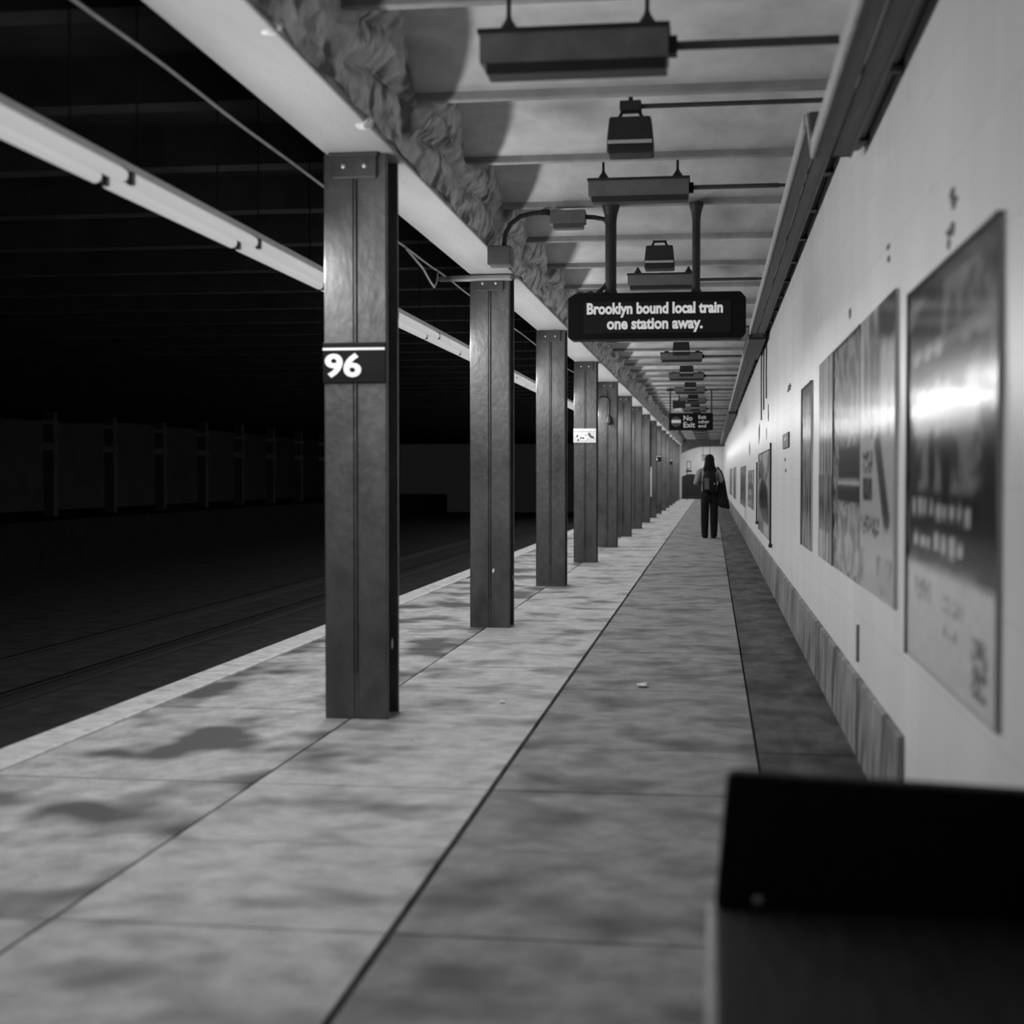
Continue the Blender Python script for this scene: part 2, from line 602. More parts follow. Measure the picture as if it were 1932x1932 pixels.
def copy_tree(o, parent=None):
    c = o.copy()
    COL.objects.link(c)
    c.parent = parent
    for ch in list(o.children):
        copy_tree(ch, c)
    return c


col0 = make_column()
columns = []
extra = {0: 'with black 96 plate', 1: 'with white sticker near its foot', 3: 'with whitened 96 plate',
         4: 'with hooked pipe on its face', 8: 'with pale notice board on its face', 9: 'with small black plate'}
NC = 16
for k in range(NC):
    c = col0 if k == 0 else copy_tree(col0)
    c.location = ((XC0 + XC1) / 2, Y0 + BAY * k, 0)
    c['label'] = '%s riveted dark steel platform column from the camera %s' % (ORD[k], extra.get(k, 'between platform and track'))
    c['category'] = 'column'
    c['group'] = 'row of platform columns'
    columns.append(c)


def plate(c, ground, ink, dirty=False):
    bm = B()
    box(bm, -CW - .003, CW - .006, -.014, .004, 1.727, 1.932)
    p = obj('number_plate', bm, ground, c, bevel=.002, seg=1)
    bm = B()
    box(bm, -CW - .002, CW - .008, -.018, -.012, 1.893, 1.905)
    obj('white_line', bm, M_WHITE, p)
    p2 = obj('numerals', text_mesh('96', -CW + .008, -CW + .20, 1.752, 1.878, -.014, .004, .035), ink, p)
    return p


plate(columns[0], M_SIGN, M_WHITE)
pl = plate(columns[3], M_PAPER, M_WHITE)
for i, (x, z, r) in enumerate(((-.112, 1.823, .014), (-.03, 1.795, .014), (-.06, 1.80, .012), (-.10, 1.77, .012))):
    bm = B()
    bmesh.ops.create_circle(bm, cap_ends=True, radius=r, segments=12)
    for v in bm.verts:
        v.co = Vector((x + v.co.x, -.0195, z + v.co.y))
    bmesh.ops.recalc_face_normals(bm, faces=bm.faces)
    obj('dark_spot', bm, M_STEEL, pl)
bm = B()
prism(bm, [(.04, 1.85), (.08, 1.80), (.13, 1.79), (.12, 1.82), (.09, 1.83), (.06, 1.88)], 'Y', -.0185, -.012)
obj('scrawl', bm, M_STEEL, pl)
plate(columns[9], M_SIGN, M_WHITE)
plate(columns[12], M_SIGN, M_WHITE)
# sticker and scuffs
for ci, x, y, z, r in ((1, .03, -.004, .47, .013), (1, CW + .004, .18, .40, .016), (0, CW + .004, .09, .38, .02)):
    bm = B()
    bmesh.ops.create_icosphere(bm, subdivisions=1, radius=1)
    for v in bm.verts:
        v.co = Vector((x + v.co.x * (r if y < 0 else .004), y + v.co.y * (.004 if y < 0 else r), z + v.co.z * r * 1.6))
    obj('sticker', bm, M_PAPER if y < 0 else M_COND, columns[ci])
# hooked pipe on the fifth column
bm = B()
path = [(-CW + .02, .02, 2.60), (-CW + .05, -.03, 2.62)] + [(-.05 + .08 * math.sin(a), -.04, 2.54 + .08 * math.cos(a)) for a in [k * math.pi / 12 for k in range(0, 7)]]
path += [(.03, -.04, 2.35), (.03, -.04, 2.28)]
tube(bm, path, .018, 8)
pp = obj('hooked_pipe', bm, M_BLACK, columns[4], smooth=True)
bm = B()
loft(bm, [(.03, -.04, 2.15, .02, .02), (.03, -.04, 2.17, .06, .045), (.03, -.04, 2.24, .05, .04), (.03, -.04, 2.29, .03, .03)])
obj('pipe_bell', bm, M_BLACK, pp)
# pale cap plate over the second column
bm = B()
box(bm, -.42, .19, -.10, .02, ZB - .045, ZB - .006)
obj('pale_cap_plate', bm, M_GIRD, columns[1], bevel=.01)
# ninth column: duct above, notice board below
bm = B()
box(bm, -.20, -.02, -.12, .0, 1.56, ZB - .01)
obj('black_duct', bm, M_BLACK, columns[8], bevel=.01)
bm = B()
box(bm, -.20, .04, -.035, -.004, .63, 1.53)
nb = obj('notice_board', bm, M_STRIPE, columns[8], bevel=.008)
bm = B()
box(bm, -.16, -.02, -.04, -.034, .72, 1.44)
obj('notice_sheet', bm, M_PAPER, nb)

# ------------------------------------------------------------------ fluorescent row on the track side of the columns
TL = RIB - .06


def make_lamp():
    t = empty('fluorescent_light')
    bm = B()
    prism(bm, [(-.040, .024), (.046, .024), (.040, .045), (.02, .08), (-.02, .08), (-.040, .045)], 'Y', .0, RIB - .006)
    obj('housing', bm, M_HOUS, t, bevel=.003, seg=1)
    for x in (-.045, .055):
        bm = B()
        tube(bm, [(x, .045, 0), (x, .055, 0), (x, RIB - .061, 0), (x, RIB - .051, 0)], [.018, .026, .026, .018], 14)
        tb = obj('lit_tube', bm, M_TUBE, t, smooth=True)
        for ya, yb in ((.012, .044), (RIB - .05, RIB - .018)):
            bm = B()
            box(bm, x - .012, x + .012, ya, yb, -.018, .03)
            obj('socket', bm, M_CAP, tb, bevel=.003, seg=1)
    for yy in (.3, RIB - .3):
        bm = B()
        tube(bm, [(-.03, yy, .08), (-.03, yy, .87)], .004, 6)
        obj('hanger_rod', bm, M_NEARBLK, t)
    return t


LX, LZ = -2.17, 2.335
LD = []
for nm, w in (('fluorescent_glow_down', LAMP_DOWN), ('fluorescent_glow_side', LAMP_SIDE), ('fluorescent_glow_track', LAMP_TRACK)):
    ld = bpy.data.lights.new(nm, 'AREA')
    ld.shape = 'RECTANGLE'
    ld.size = RIB - .15
    ld.size_y = .05
    ld.energy = w
    LD.append(ld)


def glow(ld, parent, loc, d, along):
    """area lamp facing d with its long side running along the tube"""
    lo = bpy.data.objects.new(ld.name, ld)
    COL.objects.link(lo)
    lo.parent = parent
    zax = -Vector(d).normalized()
    xax = Vector(along)
    yax = zax.cross(xax)
    lo.rotation_mode = 'QUATERNION'
    lo.rotation_quaternion = Matrix((xax, yax, zax)).transposed().to_quaternion()
    lo.location = loc


lamp0 = make_lamp()
lamps = []
LY0 = 5.13
kk = 0
for k in range(-2, 49):
    ys = LY0 + RIB * k
    c = lamp0 if kk == 0 else copy_tree(lamp0)
    kk += 1
    c.location = (LX, ys, LZ)
    bay = math.floor((ys + .4 - Y0) / BAY)
    pos = ['first', 'middle', 'last'][(k + 1) % 3]
    if bay < 0:
        lab = '%s twin-tube fluorescent light before the first column, counted towards it' % ORD[k + 2]
    else:
        lab = '%s of three twin-tube fluorescent lights between the %s and %s columns' % (pos, ORD[bay], ORD[bay + 1]) if bay < 16 else 'twin-tube fluorescent light at the far end of the row'
    tag(c, lab, 'light', 'row of fluorescent lights along the track')
    lamps.append(c)
LW = [d.copy() for d in LD]          # the nearest fixture, out of view, burns at half power
for d in LW:
    d.energy *= .45
L3 = [d.copy() for d in LD]          # far away, one glow serves three fixtures in a row
for d in L3:
    d.energy *= 3
    d.size = 3 * RIB - .1
for i, c in enumerate(lamps):
    near = i < 12
    if not near and i % 3 != 1:
        continue
    D = LW if i == 0 else (LD if near else L3)
    glow(D[0], c, (.005, RIB / 2, -.032), (0, 0, -1), (0, 1, 0))
    glow(D[1], c, (.088, RIB / 2, .0), (.995, 0, .10), (0, 1, 0))
    if i % 3 == 1:
        glow(L3[2], c, (-.078, RIB / 2, .0), (-.97, 0, -.24), (0, 1, 0))

# lamps in the lobby behind the far soffit
le = bpy.data.lights.new('lobby_glow', 'AREA')
le.shape = 'RECTANGLE'
le.size = 1.4
le.size_y = .08
le.energy = 19.0
for i, yy in enumerate((YEND + 1.2, YEND + 2.8)):
    c = copy_tree(lamp0)
    for ch in list(c.children):
        if ch.type == 'LIGHT' or ch.name.startswith('hanger_rod'):
            bpy.data.objects.remove(ch)
    c.location = (.25, yy, 3.0)
    c.rotation_euler = (0, 0, R(90))
    tag(c, '%s fluorescent light in the lobby behind the far soffit' % ('nearer', 'farther')[i], 'light', 'lobby lights at the platform end')
    glow(le, c, (0, RIB / 2, -.032), (.4 * (1), 0, -1), (0, 1, 0))
bm = B()
box(bm, -3.4, WX + .3, YEND + .1, YEND + 4.9, 3.08, 3.2)
struct(obj('ceiling', bm, M_ENDW), 'white ceiling of the lobby beyond the platform', 'ceiling')

# thin bright conduit above the lamp row
bm = B()
pts = []
y = 3.2
while y < YEND:
    pts.append((-2.165 + .006 * noise.noise(Vector((y * .7, 0, 0))), y, 2.875 + .012 * noise.noise(Vector((y * .8, 5, 0)))))
    y += .35
tube(bm, pts, .008, 8)
M_CONDW = mat('conduit_painted_bright', 0.85, 0.5, 0.1, 12)  # pale colour stands in for lamp light that misses this conduit
cd = obj('conduit', bm, M_CONDW, smooth=True)
tag(cd, 'thin pale conduit strung above the fluorescent row beside the girder', 'conduit')
bm = B()
tube(bm, [(-2.15, 10.2, 2.86), (-2.13, 10.7, 2.79), (-2.12, 10.95, 2.72), (-2.12, 11.1, 2.70), (-2.13, 11.25, 2.76), (-2.15, 11.4, 2.86)], .009, 8)
obj('sagging_loop', bm, M_CONDW, cd, smooth=True)

# ------------------------------------------------------------------ hanging box fixtures (unlit) and loudspeakers down the ceiling
FX = -.485


def make_fixture():
    t = empty('box_light_fixture')
    w = .33
    bm = B()
    prism(bm, [(-.08, .05), (-.07, -.05), (.07, -.05), (.08, .05), (.075, .062), (-.075, .062)], 'X', -w, w)
    obj('housing', bm, M_FIXT, t, bevel=.003, seg=1)
    bm = B()
    prism(bm, [(-.07, -.048), (-.055, -.085), (.055, -.085), (.07, -.048)], 'X', -w + .02, w - .005)
    obj('lens', bm, M_LENS, t, bevel=.003, seg=1)
    bm = B()
    box(bm, -w - .006, w + .006, -.085, .085, .052, .068)
    obj('top_rim', bm, M_BLACK, t)
    for x in (-.235, .255):
        bm = B()
        loft(bm, [(x, 0, .065, .045, .045), (x, 0, .085, .035, .035), (x, 0, .12, .012, .012), (x, 0, .13, .010, .010)], 10)
        st = obj('stem_cup', bm, M_BLACK, t)
    return t


def fixture_things():
    f0 = make_fixture()
    for k in range(16):
        yy = 5.19 + BAY * k
        zz = 2.75 if k == 0 else 3.145
        f = f0 if k == 0 else copy_tree(f0)
        f.location = (FX, yy, zz)
        tag(f, '%s grey box light fixture from the camera hanging across the platform ceiling' % ORD[k], 'light fixture', 'unlit box fixtures under the ceiling')
        for x in (-.235, .255):
            bm = B()
            tube(bm, [(x, 0, .12), (x, 0, 3.44 - zz)], .009, 6)
            obj('stem', bm, M_BLACK, f)
        # conduit from the fixture to the cable tray on the wall side
        bm = B()
        tube(bm, [(.325, 0, .005), (1.152 if k else .915, 0, .005)], .012 if k else .016, 6)
        obj('feed_pipe', bm, M_CONDD, f)
        bm = B()
        box(bm, .325, .36, -.03, .03, -.028, .034)
        obj('feed_box', bm, M_BLACK, f)


fixture_things()


def make_speaker():
    t = empty('loudspeaker')
    bm = B()
    # tapered box seen from the front: narrower at the top
    vs = []
    for (z, wx, wy) in ((.0, .128, .09), (.075, .128, .09), (.205, .115, .08)):
        vs.append([bm.verts.new(p) for p in ((-wx, -wy, z), (wx, -wy, z), (wx, wy, z), (-wx, wy, z))])
    bm.faces.new(vs[0][::-1])
    bm.faces.new(vs[-1])
    for a, b in zip(vs, vs[1:]):
        for i in range(4):
            bm.faces.new((a[i], a[(i + 1) % 4], b[(i + 1) % 4], b[i]))
    obj('cabinet', bm, M_SPK, t, bevel=.012)
    bm = B()
    box(bm, -.122, .122, -.098, -.086, .052, .072)
    obj('pale_band', bm, M_STRIPE, t, bevel=.003, seg=1)
    bm = B()
    box(bm, -.118, .118, -.096, -.088, .008, .045)
    obj('grille', bm, M_BLACK, t, bevel=.004, seg=1)
    bm = B()
    tube(bm, [(-.07, 0, .20), (-.045, 0, .25), (.045, 0, .25), (.07, 0, .20)], .012, 6)
    obj('yoke', bm, M_BLACK, t)
    bm = B()
    box(bm, -.06, .06, -.05, .05, .245, .30)
    obj('mounting_box', bm, M_BLACK, t, bevel=.006)
    bm = B()
    tube(bm, [(0, 0, .28), (0, 0, .40)], .014, 6)
    obj('stem', bm, M_BLACK, t)
    bm = B()
    tube(bm, [(.05, 0, .275), (1.122, 0, .275)], .014, 6)
    obj('feed_pipe', bm, M_CONDD, t)
    return t


s0 = make_speaker()
for k in range(13):
    s = s0 if k == 0 else copy_tree(s0)
    s.location = (-.455, 8.23 + BAY * k, 3.035)
    tag(s, '%s black loudspeaker from the camera hanging between box fixtures' % ORD[k], 'loudspeaker', 'loudspeakers under the ceiling')

# ------------------------------------------------------------------ cable trays along the top of the wall
def tray(y0, y1, z, label, thick=.075):
    t = empty('cable_tray', (0.445, y0, z))
    L = y1 - y0
    bm = B()
    box(bm, 0, .072, 0, L, 0, .02)
    obj('channel', bm, M_TRAY, t)
    bm = B()
    box(bm, .082, .155, 0, L, .004, .024)
    obj('channel', bm, M_TRAY, t)
    bm = B()
    box(bm, -.012, 0, 0, L, -.004, thick)
    obj('side_rail', bm, M_COND, t)  # paler than the other rail: light from the lamps painted in
    bm = B()
    box(bm, .155, .165, 0, L, -.004, thick)
    obj('side_rail', bm, M_TRAY, t)
    n = max(2, int(L / 2.3))
    for i in range(n):
        yy = (i + .5) * L / n
        bm = B()
        box(bm, 0, WX - .445, yy - .02, yy + .02, .02, .045)
        obj('wall_bracket', bm, M_BLACK, t)
    tag(t, label, 'cable tray')
    return t


tr1 = tray(1.5, 6.69, 2.67, 'low cable tray end along the near top of the tile wall')
bm = B()
prism(bm, [(5.19, -.004), (5.19, .02), (5.52, .28), (5.56, .26)], 'X', -.012, 0)
obj('riser', bm, M_COND, tr1)  # painted pale like the lit rail it continues
bm = B()
prism(bm, [(5.19, 0), (5.19, .02), (5.50, .28), (5.54, .26)], 'X', .001, .155)
obj('riser_plate', bm, M_TRAY, tr1)
tr2 = tray(7.25, YEND, 2.925, 'long cable tray running down the top of the tile wall')
for ya, yb in ((17.6, 20.6), (38.5, 55.0)):
    bm = B()
    box(bm, -.02, .185, ya - 7.25, yb - 7.25, -.06, .10)
    cv = tag(obj('tray_cover', bm, M_BLACK, tr2, bevel=.01), 'black cover box')
    bm = B()
    box(bm, .03, .15, ya - 7.262, ya - 7.248, -.03, .06)
    obj('end_plate', bm, M_STEEL, cv)
# pipe tucked beside the tray
for ya, yb, z, lab in ((1.5, 6.75, 2.74, 'dark pipe between the low tray and the tile wall'), (6.9, YEND, 3.0, 'long dark pipe clamped to the wall beside the tray')):
    t = empty('wall_pipe', (WX - .036, ya, z))
    bm = B()
    tube(bm, [(0, 0, 0), (0, yb - ya, 0)], .034, 10)
    obj('pipe', bm, M_BLACK, t, smooth=True)
    y = .4
    while y < min(yb - ya, 30):
        bm = B()
        box(bm, -.04, .036, y, y + .10, -.045, .04)
        obj('clamp', bm, M_BLACK, t, bevel=.006, seg=1)
        y += 1.15
    tag(t, lab, 'pipe')
# cables dropping down the wall
for i, y in enumerate((18.2, 19.1, 20.0)):
    bm = B()
    tube(bm, [(WX - .012, y, 2.92 - .25 * 0), (WX - .014, y + .02, 2.5), (WX - .012, y - .01, 2.2 - .1 * i)], .009, 6)
    c = obj('cable', bm, M_CONDD, smooth=True)
    tag(c, '%s dark cable running down the wall below the black tray cover' % ['nearest', 'middle', 'farthest'][i], 'cable', 'wall cables')

# ------------------------------------------------------------------ train information display
def display():
    yy = 10.45
    t = empty('information_display', (-.392, yy, 2.215))
    bm = B()
    prism(bm, [(-.625, .02), (-.60, 0), (.60, 0), (.625, .03), (.625, .28), (.585, .325), (-.57, .325), (-.625, .29)], 'Y', -.10, .10)
    obj('casing', bm, M_SIGN, t, bevel=.008)
    bm = B()
    box(bm, -.51, .52, -.106, -.098, .040, .262)
    sc = obj('screen', bm, M_SCREEN, t)
    z = lambda py: 1.25 + (898 - py) / 2760 * 10.55 - 2.215
    words('lit_word', text_mesh('Brooklyn bound local train', -.487, .465, .150, .255, -.106, .003, .040), 4, M_LED, sc)
    words('lit_word', text_mesh('one station away.', -.345, .325, .042, .145, -.106, .003, .036), 3, M_LED, sc)
    for x, r in ((-.325, .040), (.278, .029)):
        bm = B()
        loft(bm, [(x, 0, .32, r + .014, r + .01), (x, 0, .36, r, r), (x, 0, .84, r, r), (x, 0, .89, r + .006, r + .006), (x, 0, .945, r + .022, r + .022), (x, 0, .965, r + .024, r + .024)], 14)
        obj('post', bm, M_BLACK, t)
    bm = B()
    prism(bm, [(-.60, .29), (-.55, .345), (-.50, .335), (-.46, .35), (-.44, .335), (-.36, .34), (-.36, .32)], 'Y', -.06, .06)
    obj('cable_gland', bm, M_BLACK, t)
    bm = B()
    tube(bm, [(-.42, 0, .335), (-.37, 0, .38), (-.335, 0, .44)], .016, 6)
    obj('brace', bm, M_BLACK, t)
    tag(t, 'black hanging display with lit text announcing a Brooklyn bound train', 'display sign')


display()
# feed box and bent conduit from the girder to the display post
t = empty('conduit_run', (0, 10.5, 0))
bm = B()
pts = [(-1.49, .0, 2.83)]
pts += [(-1.49, 0, 2.93), (-1.48, 0, 3.0), (-1.44, 0, 3.07), (-1.37, 0, 3.12), (-1.28, 0, 3.14), (-1.18, 0, 3.145), (-.95, 0, 3.11), (-.84, 0, 3.10), (-.77, 0, 3.085), (-.735, 0, 3.04), (-.73, 0, 2.9)]
tube(bm, pts, .017, 8)
obj('bent_pipe', bm, M_BLACK, t, smooth=True)
bm = B()
prism(bm, [(-1.155, 3.055), (-1.15, 3.15), (-.90, 3.15), (-.90, 3.055)], 'Y', -.06, .06)
obj('pull_box', bm, M_FIXT, t, bevel=.006)
bm = B()
box(bm, -1.13, -.915, -.05, .05, 3.02, 3.056)
obj('pull_box_lid', bm, M_STEEL, t)
tube_bm = B()
loft(tube_bm, [(-1.19, 0, 3.12, .03, .03), (-1.19, 0, 3.165, .03, .03)], 8)
obj('coupling', tube_bm, M_BLACK, t)
bm = B()
box(bm, -1.60, -1.43, -.10, .06, 2.76, 2.90)
obj('feed_box', bm, M_STEEL, t, bevel=.008)
tag(t, 'dark bent conduit with boxes joining the girder to the display post', 'conduit')

# ------------------------------------------------------------------ no exit sign
def no_exit():
    yy = 33.3
    x0, z0 = -.967, 2.28
    t = empty('exit_sign', (x0, yy, z0))
    bm = B()
    box(bm, 0, .99, -.05, .05, 0, .385)
    p = obj('panel', bm, M_SIGN, t, bevel=.008)
    bm = B()
    bmesh.ops.create_circle(bm, cap_ends=True, radius=.115, segments=28)
    for v in bm.verts:
        v.co = Vector((.165 + v.co.x, -.053, .195 + v.co.y))
    bmesh.ops.recalc_face_normals(bm, faces=bm.faces)
    obj('disc', bm, M_DISC, p)
    bm = B()
    box(bm, .065, .27, -.06, -.052, .165, .235)
    obj('white_bar', bm, M_WHITE, p)
    obj('lettering', text_mesh('No', .33, .53, .215, .335, -.051, .006, .02), M_WHITE, p)
    obj('lettering', text_mesh('Exit', .33, .59, .06, .185, -.051, .006, .02), M_WHITE, p)
    obj('lettering', text_mesh('Exit', .66, .84, .255, .335, -.051, .006, .02), M_WHITE, p)
    obj('lettering', text_mesh('other', .66, .91, .155, .230, -.051, .006, .02), M_WHITE, p)
    obj('lettering', text_mesh('end', .66, .835, .06, .135, -.051, .006, .02), M_WHITE, p)
    for x in (.03, .955):
        bm = B()
        tube(bm, [(x, 0, .38), (x, 0, .93)], .016, 8)
        obj('post', bm, M_BLACK, t)
    bm = B()
    box(bm, -.06, .12, -.03, .03, .885, .915)
    obj('ceiling_plate', bm, M_BLACK, t)
    tag(t, 'black hanging No Exit sign with a barred disc over the far platform', 'sign')


no_exit()
# small dark lamp box just beyond the sign, its glow painted as a white face
t = empty('lightbox', (-.93, 35.2, 2.80))
bm = B()
box(bm, 0, .30, -.12, .12, .06, .24)
obj('case', bm, M_BLACK, t, bevel=.01)
bm = B()
prism(bm, [(.02, 0), (.22, .0), (.20, .07), (.06, .05)], 'Y', -.125, -.10)
obj('pale_face', bm, M_WHITE, t)
bm = B()
tube(bm, [(.15, 0, .23), (.15, 0, .57)], .015, 6)
obj('stem', bm, M_BLACK, t)
tag(t, 'small black monitor hanging just beyond the No Exit sign', 'lightbox')

# far hanging sign and post near the platform end
t = empty('hanging_sign', (-.50, 74.0, 2.0))
bm = B()
box(bm, -.02, .50, -.02, .02, .28, .31)
obj('rail', bm, M_BLACK, t)
bm = B()
box(bm, 0, .42, -.015, .015, .0, .28)
obj('panel', bm, M_STRIPE, t)
for x in (.06, .40):
    bm = B()
    tube(bm, [(x, 0, .30), (x, 0, 1.42)], .012, 6)
    obj('rod', bm, M_BLACK, t)
tag(t, 'pale panel hung on two rods at the far end above the person', 'sign')
t = empty('signpost', (-1.27, 76.5, 0))
bm = B()
tube(bm, [(0, 0, 0), (0, 0, 1.95)], .025, 8)
obj('post', bm, M_BLACK, t)
bm = B()
box(bm, -.02, .20, -.03, -.01, 1.62, 2.02)
fr = obj('frame', bm, M_BLACK, t)
bm = B()
box(bm, .01, .17, -.04, -.028, 1.66, 1.98)
obj('panel', bm, M_WHITE, fr)
bm = B()
box(bm, -.06, .24, -.05, .03, 1.45, 1.56)
obj('arm', bm, M_BLACK, t)
tag(t, 'thin black post with small framed panel at the far platform end', 'signpost')

# ------------------------------------------------------------------ posters on the wall
def smooth(e0, e1, x):
    if e0 == e1:
        return 1.0 if x > e0 else 0.0
    t = min(1, max(0, (x - e0) / (e1 - e0)))
    return t * t * (3 - 2 * t)


class Ink:
    def __init__(self, base, seed, nz=.12, ns=9):
        self.base, self.seed, self.nz, self.ns = base, seed, nz, ns
        self.ops = []

    def rect(self, u0, u1, v0, v1, val, soft=.01, nz=None):
        self.ops.append(('r', u0, u1, v0, v1, val, soft, nz))
        return self

    def ell(self, u, v, ru, rv, val, soft=.25):
        self.ops.append(('e', u, v, ru, rv, val, soft))
        return self

    def noise(self, u0, u1, v0, v1, lo, hi, su, sv):
        self.ops.append(('n', u0, u1, v0, v1, lo, hi, su, sv))
        return self

    def bars(self, u0, u1, v0, v1, val, n, seed):
        rnd = random.Random(seed)
        for i in range(n):
            a = u0 + (u1 - u0) * (i + .1) / n
            b = u0 + (u1 - u0) * (i + .1 + rnd.uniform(.45, .8)) / n
            c = v0 + (v1 - v0) * rnd.uniform(0, .15)
            d = v1 - (v1 - v0) * rnd.uniform(0, .35)
            self.rect(a, b, c, d, val, .006)
        return self

    def at(self, u, v):
        c = self.base
        for o in self.ops:
            if o[0] == 'r':
                _, a, b, c0, d, val, s, nz = o
                w = smooth(a - s, a + s, u) * (1 - smooth(b - s, b + s, u)) * smooth(c0 - s, c0 + s, v) * (1 - smooth(d - s, d + s, v))
                c = c + (val - c) * w
            elif o[0] == 'e':
                _, uu, vv, ru, rv, val, s = o
                r = math.hypot((u - uu) / ru, (v - vv) / rv)
                c = c + (val - c) * (1 - smooth(1 - s, 1 + s, r))
            else:
                _, a, b, c0, d, lo, hi, su, sv = o
                if a <= u <= b and c0 <= v <= d:
                    n = noise.fractal(Vector((u * su, v * sv, self.seed)), .9, 2.1, 4) * .9 + .5
                    c = lo + (hi - lo) * smooth(.25, .75, n)
        c *= 1 + self.nz * noise.noise(Vector((u * self.ns * 3, v * self.ns * 3, self.seed + 9)))
        return min(.85, max(.008, c))


def print_mat():
    m = bpy.data.materials.new('poster_print')
    m.use_nodes = True
    nt = m.node_tree
    b = nt.nodes['Principled BSDF']
    b.inputs['Roughness'].default_value = .16
    b.inputs['Specular IOR Level'].default_value = .16
    a = nd(nt, 'ShaderNodeAttribute', attribute_name='print')
    nt.links.new(a.outputs['Color'], b.inputs['Base Color'])
    return m


M_PRINT = print_mat()


def poster(ynear, yfar, z0, z1, ink, label, nu=56, nv=72, frame=M_FRAME, left_frame=True, fw=.022):
    t = empty('poster', (WX, (ynear + yfar) / 2, z0))
    W, H = yfar - ynear, z1 - z0
    bm = B()
    box(bm, -.012, -.001, -W / 2, W / 2, 0, H)
    obj('backing_board', bm, M_FRAMEW, t)
    # printed sheet: u runs from the far edge (left in view) to the near edge
    vs, fs, cols = [], [], []
    for j in range(nv + 1):
        for i in range(nu + 1):
            u, v = i / nu, j / nv
            vs.append((-.014, W / 2 - u * W, v * H))
            cols.append(ink.at(u, v))
    for j in range(nv):
        for i in range(nu):
            a = j * (nu + 1) + i
            fs.append((a, a + 1, a + nu + 2, a + nu + 1))
    me = bpy.data.meshes.new('printed_sheet')
    me.from_pydata(vs, [], fs)
    at = me.attributes.new('print', 'FLOAT_COLOR', 'POINT')
    for i, c in enumerate(cols):
        at.data[i].color = (c, c, c, 1)
    me.update()
    o = obj('printed_sheet', me, M_PRINT, t)
    if me.polygons[0].normal.x > 0:
        me.flip_normals()
    if left_frame:
        for nm, (ya, yb, za, zb) in (('frame_rail', (W / 2 - fw, W / 2, 0, H)), ('frame_rail', (-W / 2, W / 2, H - fw * .6, H))):
            bm = B()
            box(bm, -.022, -.002, ya, yb, za, zb)
            obj(nm, bm, frame, t, bevel=.003, seg=1)
    tag(t, label, 'poster', 'posters on the tile wall')
    return t


i1 = Ink(.10, 1).noise(0, 1, .27, 1, .03, .22, 5, 7)
i1.rect(0, 1, .0, .265, .68)
i1.rect(0, 1, .975, 1.01, .02).ell(.28, .87, .2, .07, .012).ell(.58, .86, .06, .045, .012).rect(0, 1, .955, .985, .03)
i1.rect(.05, .95, .80, .825, .25, .012)
for q in (.15, .3, .42):
    i1.ell(q, .80, .06, .02, .55)
i1.ell(.8, .80, .15, .016, .35)
for q in (.2, .35, .5, .65, .8):
    i1.ell(q, .775, .07, .018, .02)
i1.ell(.45, .735, .35, .03, .03).ell(.3, .72, .12, .025, .22)
for q, h in ((.22, .05), (.42, .07), (.53, .06), (.78, .06)):
    i1.ell(q, .665, .075, h, .7)
i1.rect(.12, .85, .60, .655, .72, .02).ell(.9, .69, .06, .09, .02)
i1.ell(.35, .53, .05, .08, .012).ell(.52, .50, .06, .07, .012).rect(.88, 1, .27, .6, .02, .02)
i1.rect(.04, .86, .285, .455, .012, .015)
i1.bars(.08, .80, .385, .44, .55, 9, 3).bars(.10, .74, .305, .36, .62, 7, 5)
i1.noise(.14, .34, .17, .235, .25, .6, 30, 30).noise(.5, .72, .18, .21, .35, .7, 40, 40).noise(.48, .66, .12, .15, .3, .7, 40, 40).noise(.80, .93, .03, .16, .08, .6, 30, 40)
poster(3.52, 5.09, .65, 1.865, i1, 'large glossy poster nearest the camera, dark photo over white foot', frame=M_FRAME, fw=.02)

i2 = Ink(.52, 2).noise(0, 1, .55, 1, .14, .62, 9, 2.0)
i2.ell(.85, .97, .3, .12, .05).rect(.0, .12, .3, 1, .55, .02).rect(.62, .82, .55, .85, .6, .05)
i2.noise(.08, .42, .42, .50, .02, .5, 22, 40).rect(.10, .40, .33, .41, .02, .01).noise(.10, .40, .33, .41, .01, .15, 20, 20).noise(.05, .62, .205, .265, .03, .5, 18, 60)
for q in range(8):
    i2.ell(.56 + q * .035, .52 - q * .035, .09, .04, .06)
i2.noise(.55, .95, .02, .15, .2, .45, 6, 6).noise(.02, .25, .02, .15, .2, .5, 6, 6)
poster(5.45, 6.69, .765, 1.93, i2, 'pale poster beside the nearest one with blocks of black print', left_frame=False)

i3 = Ink(.22, 3).noise(0, 1, 0, 1, .10, .45, 7, 9).noise(0, 1, .62, 1, .06, .30, 9, 9)
i3.rect(.25, 1, .40, .54, .02, .01).rect(.2, 1, .385, .402, .6, .004).rect(.2, 1, .31, .38, .035, .01).rect(.25, 1, .05, .30, .38, .02).noise(.22, 1, .02, .30, .22, .5, 8, 8)
i3.rect(0, .2, .0, 1, .2, .02).noise(0, .2, 0, 1, .05, .4, 14, 16)
poster(6.71, 8.15, .76, 1.93, i3, 'grey mottled poster with a black bar across its middle')
i4 = Ink(.35, 4).noise(0, 1, 0, 1, .10, .58, 10, 1.6).noise(0, 1, .15, .42, .02, .3, 10, 4)
poster(8.17, 9.24, .755, 1.935, i4, 'streaky grey poster adjoining the mottled one on its far side', left_frame=False)
i5 = Ink(.12, 5).noise(0, 1, 0, 1, .02, .35, 9, 2.0).rect(.2, .9, .58, .78, .45, .08).rect(0, 1, .93, 1, .03, .02)
poster(9.97, 10.98, .745, 1.89, i5, 'dark streaked poster standing alone past the joined group')
